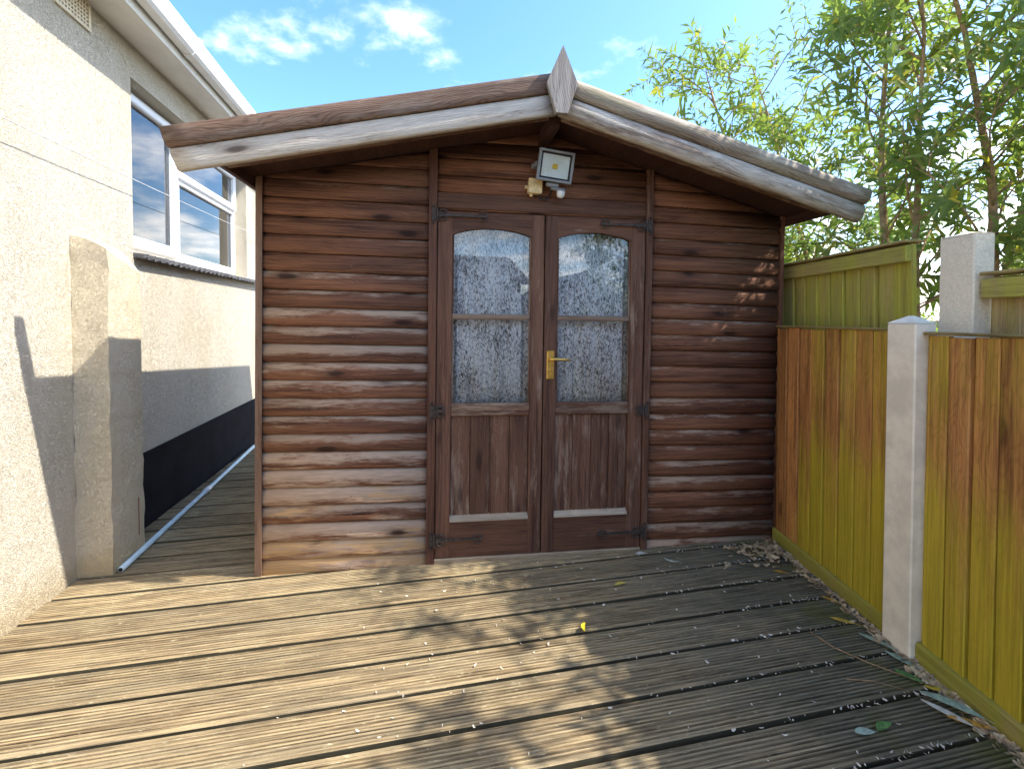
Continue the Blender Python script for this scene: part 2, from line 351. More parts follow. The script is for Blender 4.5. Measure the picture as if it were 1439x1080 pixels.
obj('room', add(box(-2.6, -2.55, .2, 3.2, .8, 2.85), box(-2.55, -.27, .2, .22, .8, 2.85), box(-2.55, -.27, 3.2, 3.22, .8, 2.85), box(-2.55, -.27, .2, 3.2, .78, .8)), M_room, house)
# buttress
def buttress():
    bm = bmesh.new(); rr = random.Random(3)
    ns, nh, nx = 8, 34, 5; vs = {}
    s0, s1, X = .245, .512, .15
    def top(x, s_): return 1.645 - (x / X) ** 2 * (.06 + .09 * (s_ - s0) / (s1 - s0))
    def wob(p):
        from mathutils import noise
        return Vector(p) + noise.noise_vector(Vector(p) * 9) * .006 + noise.noise_vector(Vector(p) * 31) * .003
    def quadgrid(fn, nu, nv):
        g = [[bm.verts.new(wob(fn(i / nu, j / nv))) for j in range(nv + 1)] for i in range(nu + 1)]
        for i in range(nu):
            for j in range(nv): bm.faces.new((g[i][j], g[i + 1][j], g[i + 1][j + 1], g[i][j + 1]))
    quadgrid(lambda a, b: (a * X, s0, b * top(a * X, s0)), nx, nh)
    quadgrid(lambda a, b: (X, s0 + a * (s1 - s0), b * top(X, s0 + a * (s1 - s0))), ns, nh)
    quadgrid(lambda a, b: (X - a * X, s1, b * top(X - a * X, s1)), nx, nh)
    quadgrid(lambda a, b: (X - b * X, s0 + a * (s1 - s0), top(X - b * X, s0 + a * (s1 - s0))), ns, nx)
    bmesh.ops.remove_doubles(bm, verts=bm.verts, dist=.0008); bmesh.ops.recalc_face_normals(bm, faces=bm.faces)
    bm.verts.index_update(); r = ([v.co.copy() for v in bm.verts], [tuple(v.index for v in f.verts) for f in bm.faces]); bm.free(); return r
bo = obj('buttress', buttress(), M_pier, house)
obj('rust_streak', box(.1525, .1545, .455, .461, .1, .3), plain('rust', (.30, .12, .05), .9), bo)
obj('plinth', add(box(0, .012, .513, S1, -.15, .449, .003)), M_plinth, house)
obj('soffit', box(0, .185, S0, S1, 2.836, 2.85), M_soff, house)
obj('soffit_trim', add(box(.15, .188, S0, S1, 2.826, 2.8355)), M_soff, house)
obj('fascia', box(.186, .205, S0, S1, 2.822, 2.99), M_soff, house)
gp = [(.206, 2.965), (.206, 2.885), (.222, 2.868), (.27, 2.868), (.286, 2.885), (.292, 2.915), (.306, 2.94), (.306, 2.968), (.298, 2.968), (.298, 2.945), (.284, 2.918), (.277, 2.892), (.265, 2.876), (.226, 2.876), (.214, 2.89), (.214, 2.965)]
gut = obj('gutter', prism_y(gp, S0, S1), M_gutter, house)
for s_ in (-.7, .86, 2.4):
    gq = [(x + (.004 if x > .25 else -.0), z - .005) for x, z in gp[:8]] + [(.2065, 2.972)]
    obj('gutter_bracket', prism_y([(.207, 2.972), (.207, 2.88), (.222, 2.862), (.272, 2.862), (.291, 2.88), (.297, 2.912), (.312, 2.938), (.312, 2.974), (.3, 2.974)], s_, s_ + .055), M_gutter, gut)
def roof_tiles():
    V, F = [], []; n = 120
    pr = []
    for i in range(n + 1):
        s_ = S0 + (S1 - S0) * i / n; pr.append((s_, .022 * abs(math.sin(i * 1.57 / 2 * 2))))
    for r_, (x, z) in enumerate(((.24, 2.992), (-2.3, 4.05))):
        for s_, b in pr: V.append((x, s_, z + b))
    for s_, b in pr: V.append((.24, s_, 2.97))
    for i in range(n):
        F.append((i, i + 1, n + 1 + i + 1, n + 1 + i)); F.append((i + 1, i, 2 * n + 2 + i, 2 * n + 2 + i + 1))
    m = len(V); V += [(-2.3, S0, 4.05), (-2.3, S1, 4.05), (-4.7, S1, 2.95), (-4.7, S0, 2.95), (.2, S0, 2.95), (.2, S1, 2.95)]
    F += [(m, m + 1, m + 2, m + 3), (m, m + 3, m + 4), (m + 1, m + 5, m + 2)]
    return V, F
obj('roof', roof_tiles(), M_tile, house)
# air brick
def air_brick():
    parts = []; s0, s1, h0, h1 = .178, .405, 2.69, 2.832
    parts.append(box(.0005, .012, s0, s1, h0, h0 + .016)); parts.append(box(.0005, .012, s0, s1, h1 - .012, h1))
    parts.append(box(.0005, .012, s0, s0 + .016, h0 + .0165, h1 - .0125)); parts.append(box(.0005, .012, s1 - .016, s1, h0 + .0165, h1 - .0125))
    for i in range(1, 10): s_ = s0 + .012 + i * .0203; parts.append(box(.002, .009, s_ - .0045, s_ + .0045, h0 + .0165, h1 - .0125))
    for i in range(1, 6): h = h0 + .013 + i * .0193; parts.append(box(.0025, .0095, s0 + .0165, s1 - .0165, h - .004, h + .004))
    return add(*parts)
ab = obj('air_vent', air_brick(), M_vent, house)
obj('vent_backing', box(.0004, .0015, .185, .4, 2.7, 2.828), M_dark, ab)
# window
a, b, c, d = WO; X0, X1 = -RC - .06, -RC
def rect_frame(s0, s1, h0, h1, wl_, wr, wb, wt, x0, x1, bev=.004):
    return add(box(x0, x1, s0, s0 + wl_, h0, h1, bev), box(x0, x1, s1 - wr, s1, h0, h1, bev), box(x0, x1 - .0006, s0 + wl_ - .004, s1 - wr + .004, h0, h0 + wb, bev), box(x0, x1 - .0006, s0 + wl_ - .004, s1 - wr + .004, h1 - wt, h1, bev))
win = obj('window', rect_frame(a + .002, b - .002, c + .002, d - .002, .05, .05, .06, .05, X0, X1), M_upvc, house)
obj('mullion', box(X0 + .001, X1 - .001, 1.41, 1.475, c + .061, d - .051, .003), M_upvc, win)
obj('transom', box(X0 + .002, X1 - .002, 1.474, b - .05, 2.255, 2.32, .003), M_upvc, win)
obj('casement', rect_frame(a + .03, 1.435, c + .035, d - .03, .05, .062, .075, .05, X1 - .03, X1 + .028, .007), M_upvc, win)
obj('fanlight_sash', rect_frame(1.45, b - .03, 2.275, d - .03, .05, .05, .055, .045, X1 - .03, X1 + .024, .007), M_upvc, win)
obj('fixed_bead', rect_frame(1.472, b - .048, c + .058, 2.258, .022, .022, .025, .02, X1 - .02, X1 + .006, .004), M_upvc, win)
for nm, s0, s1, h0, h1, xx in (('pane', a + .075, 1.378, c + .105, d - .075, X1), ('pane', 1.49, b - .066, c + .08, 2.242, X1 - .015), ('pane', 1.495, b - .075, 2.325, d - .07, X1)):
    obj(nm, box(xx - .008, xx - .004, s0, s1, h0, h1), M_winglass, win)
    obj('gasket', add(box(xx - .012, xx - .003, s0 - .004, s0 + .005, h0 - .004, h1 + .004), box(xx - .012, xx - .003, s1 - .005, s1 + .004, h0 - .004, h1 + .004), box(xx - .0121, xx - .0031, s0, s1, h0 - .004, h0 + .005), box(xx - .0121, xx - .0031, s0, s1, h1 - .005, h1 + .004)), M_black, win)
def sill():
    V, F = [], []; n = 150; rr = random.Random(5)
    for i in range(n + 1):
        s_ = a - .005 + (2.78 - a) * i / n; wv = .006 * math.sin(i * 1.15) + rr.uniform(-.003, .003); x = .062 + wv if s_ < b + .25 else .05
        x0 = -RC if s_ < b - .001 else .0005
        V += [(x0, s_, 1.6475), (x, s_, 1.628 + rr.uniform(-.002, .002)), (x - .004, s_, 1.604 + wv), (x0, s_, 1.612)]
    for i in range(n):
        for k in range(4): F.append((i * 4 + k, i * 4 + (k + 1) % 4, i * 4 + 4 + (k + 1) % 4, i * 4 + 4 + k))
    F.append((0, 1, 2, 3)); F.append((n * 4 + 3, n * 4 + 2, n * 4 + 1, n * 4))
    return V, F
obj('window_sill', sill(), M_slate, house)
def folds(x, y0, y1, z0, z1, amp, n, seed=1, axis='y'):
    V, F = [], []; rr = random.Random(seed); ph = [rr.uniform(0, 6) for _ in range(4)]
    for i in range(n + 1):
        t = i / n; o_ = amp * (math.sin(t * 31 + ph[0]) * .6 + math.sin(t * 53 + ph[1]) * .4 + .3 * math.sin(t * 97 + ph[2]))
        y = y0 + (y1 - y0) * t
        for z in (z0, z1):
            V.append((x + o_, y, z) if axis == 'y' else (y, x + o_, z))
    F = [(2 * i, 2 * i + 2, 2 * i + 3, 2 * i + 1) for i in range(n)]
    return V, F
M_curt = plain('cream_curtain', (.62, .55, .36), .9, .1, var=.15, scale=25)
cu = obj('curtain', xf(folds(-.26, 2.28, 2.56, 1.62, 2.7, .018, 60, 4), Matrix.Translation((0, 0, 0))), M_curt, None, True, loc=W0, rot=(0, 0, HA), label='cream curtain hanging inside the right end of the white house window', cat='curtain')
so_ = cu.modifiers.new('thick', 'SOLIDIFY'); so_.thickness = .003
# ------------------------------------------------------------ shed
SL = Vector((-1.24, 2.214, 0)); SY = R(8)
shed = empty('shed', SL, (0, R(.8), SY), label='brown wooden summerhouse shed with double glazed doors and shallow gable roof', cat='shed')
APX = 1.38; KL, KR = .2204, .2687; ATOP = 2.365; BB = .178
def ztop(a_): return ATOP - (KL * (APX - a_) if a_ < APX else KR * (a_ - APX))
def under(a_): return ztop(a_) - BB
WT = BB - .047
def clipL(v): return APX - (ATOP - WT - v) / KL
def clipR(v): return APX + (ATOP - WT - v) / KR
LOG = [(.0, .012), (-.008, .002), (-.016, .0), (-.0222, .005), (-.0262, .017), (-.0275, .034), (-.0262, .052), (-.0225, .068), (-.0165, .080), (-.009, .0882), (0, .0882)]
def log_board(a0, a1, v0, p, shear, vmin=None):
    sc = p / .0886; L, Rr = [], []
    for y, dz in LOG:
        v = v0 + dz * sc
        if vmin is not None: v = max(v, vmin)
        x0 = max(a0, clipL(v)); x1 = min(a1, clipR(v))
        if x1 < x0 + .004: x0 = x1 = (x0 + x1) / 2; x1 += .002
        L.append((x0, y, v - shear * (x0 - a0))); Rr.append((x1, y, v - shear * (x1 - a0)))
    am = (L[0][0] + Rr[0][0]) / 2; vm = v0
    L = [(p_[0] - am, p_[1], p_[2] - vm) for p_ in L]; Rr = [(p_[0] - am, p_[1], p_[2] - vm) for p_ in Rr]
    return sweep(None, [L, Rr]), (am, 0, vm)
def shed_boards(a0, a1, seam0, p, shear, z_from, tag):
    k = -1
    while True:
        v0 = seam0 + k * p; k += 1
        if v0 < z_from - p: continue
        if max(a0, clipL(v0 + .004)) > min(a1, clipR(v0 + .004)) - .05 or v0 > 2.19: break
        vf, loc = log_board(a0, a1, v0, p, shear, .004 if v0 < 0.0 else None)
        h = v0 / 1.9
        if tag == 'L': wear = .98 - .80 * h; raw = .62 if k <= 1 else (.50 if k <= 4 else (.33 if k <= 12 else .22))
        elif tag == 'R': wear = .62 - .52 * h; raw = .30 if 11 < k < 17 else .2
        else: wear = .05; raw = .1
        wear += rnd.uniform(-.16, .16)
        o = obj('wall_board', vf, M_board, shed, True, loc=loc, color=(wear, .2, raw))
        o.data.polygons[-1].use_smooth = False; o.data.polygons[-2].use_smooth = False
shed_boards(.0, .805, .070, .0886, .010, 0, 'L')
shed_boards(1.985, 2.75, .068, .0868, .016, 0, 'R')
shed_boards(.842, 1.952, 1.902, .0886, .004, 1.9, 'M')
obj('lintel', box(.843, 1.951, -.03, .0, 1.822, 1.9, .003), M_doorx, shed, color=(.3, .2, .4))
# shell behind the cladding
shell = add(box(.01, .80, .003, .03, .005, 1.87), box(1.99, 2.74, .003, .03, .005, 1.83), box(.0, .028, .031, 2.1, .005, 1.86), box(2.73, 2.755, .031, 2.1, .005, 1.80), box(.03, 2.72, 2.08, 2.1, .005, 1.8))
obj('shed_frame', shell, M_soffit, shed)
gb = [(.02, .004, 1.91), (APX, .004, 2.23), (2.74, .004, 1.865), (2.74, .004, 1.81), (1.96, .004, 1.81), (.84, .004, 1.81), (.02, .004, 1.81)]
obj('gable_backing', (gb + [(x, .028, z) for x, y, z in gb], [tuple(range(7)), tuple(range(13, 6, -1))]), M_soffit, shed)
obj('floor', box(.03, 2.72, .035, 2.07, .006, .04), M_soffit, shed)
def trim(name, a0, a1, y0, y1, z0, z1, top_clip=True, mat=None, bev=.002, color=(.3, .2, .2)):
    zt = lambda x: min(z1, under(x) + .046) if top_clip else z1
    am = (a0 + a1) / 2
    V = [(x - am, y, z) for x, z in ((a0, z0), (a1, z0), (a1, zt(a1)), (a0, zt(a0))) for y in (y0, y1)]
    F = [(0, 2, 4, 6), (1, 7, 5, 3), (0, 1, 3, 2), (2, 3, 5, 4), (4, 5, 7, 6), (6, 7, 1, 0)]
    return obj(name, (V, F), mat or M_trim, shed, loc=(am, 0, 0), color=color)
trim('corner_post', -.012, .0, -.034, .03, .003, 2, color=(.9, .2, .6))
trim('corner_post', .0005, .018, -.034, -.0285, .003, 2, color=(.9, .2, .6))
trim('corner_post', 2.751, 2.772, -.032, .03, .0, 2, color=(.2, .2, .1))
trim('cover_strip', .803, .843, -.038, .002, .004, 3, color=(.35, .2, .2))
trim('cover_strip', 1.953, 1.987, -.038, .002, .004, 3, color=(.6, .2, .2))
obj('threshold', box(.844, 1.952, -.033, .02, .006, .034, .003), M_ledge, shed, color=(.5, .2, .5))
# doors
for x0_, x1_ in ((.826, .862), (1.376, 1.424), (1.934, 1.97)): obj('door_stop', box(x0_, x1_, .0095, .028, .036, 1.83), M_soffit, shed)
obj('door_stop', box(.8625, 1.9335, .0095, .028, 1.79, 1.83), M_soffit, shed)
def prism_arch(s0, s1, z_side, z_mid, z_top, y0, y1, n=14):
    V, F = [], []
    for i in range(n + 1):
        t = i / n; x = s0 + (s1 - s0) * t; z = z_side + (z_mid - z_side) * (1 - (2 * t - 1) ** 2) ** .8
        V += [(x, y0, z), (x, y0, z_top), (x, y1, z_top), (x, y1, z)]
    for i in range(n):
        for k in range(4): F.append((i * 4 + k, i * 4 + (k + 1) % 4, i * 4 + 4 + (k + 1) % 4, i * 4 + 4 + k))
    F += [(3, 2, 1, 0), (n * 4, n * 4 + 1, n * 4 + 2, n * 4 + 3)]
    return V, F
def hinge(length):
    parts = [box(-.026, -.006, -.006, -.001, -.03, .03, .002), tube([(0, -.004, -.035), (0, -.004, .035)], .0055, 8)]
    for z in (-.032, .032): parts.append(xf(tube([(-.02, -.004, z), (-.026, -.004, z + math.copysign(.012, z)), (-.012, -.004, z + math.copysign(.012, z))], .004, 6), Matrix()))
    if length:
        st = []
        for t in (0, .1, .85, .93, 1):
            hw = .008 - .004 * t if t < .9 else (.007 if t < .95 else .004)
            x = .006 + t * length; st.append([(x, -.006, -hw), (x, -.006, hw), (x, -.001, hw), (x, -.001, -hw)])
        parts.append(sweep(None, st))
        for sg in (-1, 1):
            pts = [(length - .02 + .02 * math.cos(u_), -.004, sg * (.011 + .011 * math.sin(u_))) for u_ in [k * .6 for k in range(-2, 7)]]
            parts.append(tube(pts, .0034, 6))
            pts = [(.03 + .018 * math.cos(u_), -.004, sg * (.016 + .011 * math.sin(u_))) for u_ in [k * .7 for k in range(-2, 7)]]
            parts.append(tube(pts, .004, 6))
    else:
        for sg in (-1, 1):
            pts = [(.026 + .017 * math.cos(u_), -.004, sg * (.014 + .012 * math.sin(u_))) for u_ in [k * .7 for k in range(-2, 8)]]
            parts.append(tube(pts, .0045, 6))
        parts.append(box(.005, .04, -.006, -.001, -.008, .008, .002))
    return add(*parts)
def make_door(a0, a1, hinge_side, lab):
    B0, B1 = .036, 1.808; F0, F1 = -.03, .008
    so_, si_ = (.075, .068) if hinge_side < 0 else (.066, .078)
    g0, g1 = a0 + so_, a1 - si_
    dr = empty('door', (0, 0, 0), parent=shed); dr['label'] = lab
    obj('stile', box(-so_ / 2, so_ / 2, F0, F1, B0, B1, .003), M_door, dr, loc=(a0 + so_ / 2, 0, 0), color=(.35, .2, .2))
    obj('stile', box(-si_ / 2, si_ / 2, F0, F1, B0, B1, .003), M_door, dr, loc=(a1 - si_ / 2, 0, 0), color=(.5, .2, .2))
    m = (g0 + g1) / 2; hw = (g1 - g0) / 2
    obj('top_rail', prism_arch(-hw - .002, hw + .002, 1.69, 1.728, B1 - .001, F0 + .001, F1), M_doorx, dr, loc=(m, 0, 0), color=(.3, .2, .2))
    obj('glazing_bar', box(-hw, hw, F0 + .004, F1 - .004, 1.262, 1.29, .006), M_doorx, dr, loc=(m, 0, 0), color=(.9, .2, .3))
    obj('middle_rail', box(-hw - .002, hw + .002, F0 + .001, F1, .765, .83, .006), M_doorx, dr, loc=(m, 0, 0), color=(.6, .2, .25))
    br = obj('bottom_rail', box(-hw - .002, hw + .002, F0 + .001, F1, B0 + .001, .222, .003), M_doorx, dr, loc=(m, 0, 0), color=(.35, .2, .15))
    obj('weather_ledge', prism_x([(F0 + .0012, .2225), (F0 - .006, .2225), (F0 - .004, .232), (-.008, .252), (-.008, .2225)], -hw, hw), M_ledge, dr, loc=(m, 0, 0), color=(.8, .2, .6))
    for z0, z1 in ((.831, 1.262), (1.29, 1.735)):
        zt_ = z1 - (.03 if z1 > 1.5 else 0)
        for xb in (-hw + .0045, hw - .0045): obj('bead', box(-.0045, .0045, F0 + .006, -.014, z0, zt_, .003), M_door, dr, loc=(m + xb, 0, 0), color=(.7, .2, .3))
        obj('pane', box(-hw - .002, hw + .002, -.0135, -.0095, z0 - .003, z1), M_doorglass, dr, loc=(m, 0, 0))
    n = 4; bw = (g1 - g0) / n
    for i in range(n):
        x0 = g0 + i * bw
        p = [(-bw / 2 + .0005, .002), (-bw / 2 + .0005, -.0075), (-bw / 2 + .004, -.012), (bw / 2 - .004, -.012), (bw / 2 - .0005, -.0075), (bw / 2 - .0005, .002)]
        obj('panel_board', sweep(None, [[(x, y, z) for x, y in p] for z in (.2226, .7649)]), M_door, dr, loc=(x0 + bw / 2, 0, 0), color=(.45 + rnd.uniform(-.1, .15), .2, .15))
    for z, ln in ((1.785, .25), (.795, 0), (.135, .24)):
        hx = a0 - .002 if hinge_side < 0 else a1 + .002
        z -= .01 if hinge_side > 0 else 0
        obj('hinge', hinge(ln), M_iron, dr, loc=(hx, F0 - .0095 + .0, z), rot=(0, 0, 0) if hinge_side < 0 else (0, math.pi, 0)) if hinge_side < 0 else obj('hinge', xf(hinge(ln), Matrix.Scale(-1, 4, (1, 0, 0))), M_iron, dr, loc=(hx, F0 - .0095, z))
    return dr
dl = make_door(.846, 1.396, -1, 'left door leaf with arched panes and black strap hinges')
drr = make_door(1.402, 1.949, 1, 'right door leaf with arched panes and brass lever handle')
hp = obj('handle_plate', box(-.02, .02, -.0365, -.0305, -.075, .075, .003), M_brass, drr, loc=(1.437, 0, 1.03))
lever = add(tube([(0, -.036, .03), (0, -.062, .03)], .009, 10), tube([(-.006, -.06, .03), (.02, -.062, .031), (.06, -.062, .029), (.098, -.06, .027)], [.009, .0085, .008, .006], 10), tube([(0, -.036, -.028), (0, -.043, -.028)], .007, 10))
obj('lever_handle', lever, M_brass, drr, True, loc=(1.437, 0, 1.03))
# net curtains
for nm, x0, x1, sd in (('left', .90, 1.375, 2), ('right', 1.43, 1.91, 9)):
    o = obj('net_curtain', folds(.05, x0, x1, .6, 1.79, .012, 80, sd, 'x'), M_net, None, True, loc=SL, rot=(0, R(.8), SY), label=f'mottled white net curtain behind the {nm} door panes of the shed', cat='curtain', group='net curtains in the shed doors')
    md = o.modifiers.new('thick', 'SOLIDIFY'); md.thickness = .002
# roof
def roof_side(sgn, name):
    ae = -.045 if sgn < 0 else 2.80; n = 1
    def pts(y, off): return [(ae, y, under(ae) + off), (APX, y, under(APX) + off)]
    V = []; 
    for y in (-.325, 2.2):
        V += [(ae, y, under(ae) + .05), (APX, y, under(APX) + .05), (APX, y, under(APX) + .105), (ae, y, under(ae) + .105)]
    F = [(0, 1, 2, 3), (7, 6, 5, 4), (0, 4, 5, 1), (2, 6, 7, 3), (0, 3, 7, 4)]
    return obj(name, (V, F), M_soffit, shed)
roof_side(-1, 'roof_panel'); roof_side(1, 'roof_panel')
M_felt = plain('roof_felt', (.1, .1, .095), .95, .1, var=.3, scale=40, bump=.6, bscale=200)
for sg in (-1, 1):
    ae = -.05 if sg < 0 else 2.805
    V = []
    for y in (-.326, 2.21): V += [(ae, y, under(ae) + .106), (APX, y, under(APX) + .106), (APX, y, under(APX) + .111), (ae, y, under(ae) + .111)]
    obj('roof_felt', (V, [(0, 1, 2, 3), (7, 6, 5, 4), (0, 4, 5, 1), (2, 6, 7, 3), (0, 3, 7, 4)]), M_felt, shed)
    # eave rail, front batten, ridge and side rafters
    e0, e1 = (-.044, -.02) if sg < 0 else (2.775, 2.799)
    obj('eave_rail', box(e0, e1, -.322, 2.19, under((e0 + e1) / 2) + .002, under((e0 + e1) / 2) + .052, .003), M_soffit, shed)
    x0, x1 = (-.018, APX - .03) if sg < 0 else (APX + .03, 2.77)
    V = [(x, y, under(x) + o_) for x in (x0, x1) for y, o_ in ((-.322, .004), (-.285, .004), (-.285, .049), (-.322, .049))]
    obj('front_batten', (V, [(0, 1, 2, 3), (7, 6, 5, 4), (0, 4, 5, 1), (1, 5, 6, 2), (2, 6, 7, 3), (3, 7, 4, 0)]), M_doorx, shed, color=(.6, .2, .3))
    for fr in (.33, .66):
        xm = x0 + (x1 - x0) * fr
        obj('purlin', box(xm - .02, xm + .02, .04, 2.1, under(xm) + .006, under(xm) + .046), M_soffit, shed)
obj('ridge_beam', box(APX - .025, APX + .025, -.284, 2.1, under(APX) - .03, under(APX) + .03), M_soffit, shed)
UP = [(-.328, .002), (-.352, .0), (-.366, .007), (-.376, .024), (-.379, .046), (-.375, .066), (-.364, .080), (-.35, .0855), (-.328, .0855)]
LO = [(-.328, .0875), (-.346, .0868), (-.358, .093), (-.366, .108), (-.369, .13), (-.365, .152), (-.356, .168), (-.344, BB), (-.328, BB)]
UPF = [(-.328, .002), (-.366, .0), (-.3715, .004), (-.374, .03), (-.374, .060), (-.371, .0815), (-.366, .0855), (-.328, .0855)]
LOF = [(-.328, .0875), (-.352, .0872), (-.357, .091), (-.359, .115), (-.359, .145), (-.356, .174), (-.351, BB), (-.328, BB)]
def barge(prof, sg, name, mat, colr):
    from mathutils import noise
    end0, end1 = (-.240, -.178) if sg < 0 else (2.972, 2.920)
    st = []; N = 18
    for i in range(N + 1):
        t = i / N; ring = []
        for y, off in prof:
            ae = end0 + (end1 - end0) * off / BB
            an = APX + sg * .006
            x = ae + (an - ae) * t
            wob = noise.noise(Vector((x * 5, off * 30, sg))) * .0028
            ring.append((x, y + wob, ztop(x) - off + wob * .8))
        st.append(ring)
    if sg > 0: st = [r[::-1] for r in st]
    mid = Vector(((end0 + APX) / 2, -.35, ztop((end0 + APX) / 2) - .08)); ang = math.atan(KL if sg < 0 else -KR)
    m = Matrix.Translation(mid) @ Matrix.Rotation(-ang, 4, 'Y'); mi = m.inverted()
    vf = sweep(None, st); vf = ([mi @ v for v in vf[0]], vf[1])
    o = obj(name, vf, mat, shed, True, loc=mid, rot=(0, -ang, 0), color=colr)
    for p in o.data.polygons:
        if len(p.vertices) > 4: p.use_smooth = False
barge(UPF, -1, 'bargeboard', M_brown, (.6, .0, 0)); barge(LOF, -1, 'bargeboard', M_grey, (.75, .05, 0))
barge(UP, 1, 'bargeboard', M_grey, (.45, .55, 0)); barge(LO, 1, 'bargeboard', M_grey, (.55, .42, 0))
fin = [(-.069, 2.298), (-.026, 2.168), (.026, 2.168), (.069, 2.298), (.0, 2.46)]
V = [(x, y, z - 2.3) for y in (-.408, -.382) for x, z in fin]
obj('finial', (V, [(0, 1, 2, 3, 4), (9, 8, 7, 6, 5)] + [(i, i + 5, (i + 1) % 5 + 5, (i + 1) % 5) for i in range(5)]), M_finial, shed, loc=(APX + .006, 0, 2.3), color=(.6, 0, 0))
md = shed.children[-1].modifiers.new('b', 'BEVEL'); md.width = .003; md.segments = 1
# ------------------------------------------------------------ floodlight and junction box on the shed
def shed_world(a_, y, b_): return (Matrix.Translation(SL) @ Matrix.Rotation(SY, 4, 'Z') @ Matrix.Rotation(R(.8), 4, 'Y')) @ Vector((a_, y, b_))
fl = empty('floodlight', shed_world(1.425, -.105, 2.035), (R(10), R(5), SY + R(5)), label='grey square floodlight with yellow chip and sensor above the shed doors', cat='floodlight')
def ring_frame(w_, h_, b_, y0, y1):
    return add(box(-w_, w_, y0, y1, h_ - b_, h_, .003), box(-w_, w_, y0, y1, -h_, -h_ + b_, .003), box(-w_, -w_ + b_, y0 + .0004, y1, -h_ + b_ - .002, h_ - b_ + .002, .002), box(w_ - b_, w_, y0 + .0004, y1, -h_ + b_ - .002, h_ - b_ + .002, .002))
obj('bezel', ring_frame(.092, .076, .013, -.03, -.008), M_lampgrey, fl)
obj('gasket', ring_frame(.0788, .0628, .008, -.026, -.01), M_black, fl)
W_, H_ = .0705, .0545
obj('reflector', ([(-W_, -.02, -H_), (W_, -.02, -H_), (W_, -.02, H_), (-W_, -.02, H_), (-.016, -.0095, -.014), (.016, -.0095, -.014), (.016, -.0095, .014), (-.016, -.0095, .014)], [(0, 1, 5, 4), (1, 2, 6, 5), (2, 3, 7, 6), (3, 0, 4, 7), (4, 5, 6, 7)]), M_reflector, fl)
obj('led_chip', box(-.0135, .0135, -.0135, -.0098, -.0115, .0115, .001), M_chip, fl)
obj('lens', box(-.0708, .0708, -.0235, -.0215, -.0548, .0548), M_lens, fl)
bk = []
for i in range(7): bk.append(box(-.07 + i * .022, -.066 + i * .022, .03, .05, -.05, .05))
obj('housing', add(box(-.088, .088, -.0078, .0, -.072, .072, .002), box(-.075, .075, .0, .032, -.06, .06, .008), *bk), M_lampgrey, fl)
obj('bracket', add(box(-.1, -.0945, -.012, .08, -.012, .012, .002), box(.0945, .1, -.012, .08, -.012, .012, .002), box(-.1, .1, .0805, .085, -.013, .013, .002)), M_lampgrey, fl)
obj('sensor_arm', add(box(-.03, .035, -.012, .02, -.098, -.0765, .006), box(-.005, .07, -.02, .012, -.112, -.0985, .006)), M_lampgrey, fl)
sens = []
for i in range(7):
    t = i / 6; rr_ = .021 * math.sqrt(max(.02, 1 - (t * .95) ** 4)); sens.append([(.05 + rr_ * math.cos(k * math.pi / 6), -.006 + rr_ * math.sin(k * math.pi / 6), -.112 - t * .034) for k in range(12)])
obj('sensor', sweep(None, sens), M_white, fl, True)
jb = empty('junction_box', shed_world(1.335, -.03, 1.945), (0, R(3), SY), label='small cream junction box fixed to the shed beside the floodlight', cat='junction box')
obj('box_body', box(-.034, .034, -.04, .0, -.036, .036, .006), M_cream, jb)
obj('box_lid', box(-.036, .036, -.046, -.0405, -.038, .038, .004), M_cream, jb)
obj('cable_gland', add(tube([(-.034, -.02, -.005), (-.05, -.02, -.005)], .009, 8), tube([(-.015, -.02, -.036), (-.015, -.02, -.05)], .009, 8)), M_cream, jb)
obj('cable', tube([(.02, -.02, -.034), (.03, -.02, -.055), (.06, -.015, -.06), (.085, -.02, -.03), (.09, -.03, .02)], .0045, 6), M_black, jb)
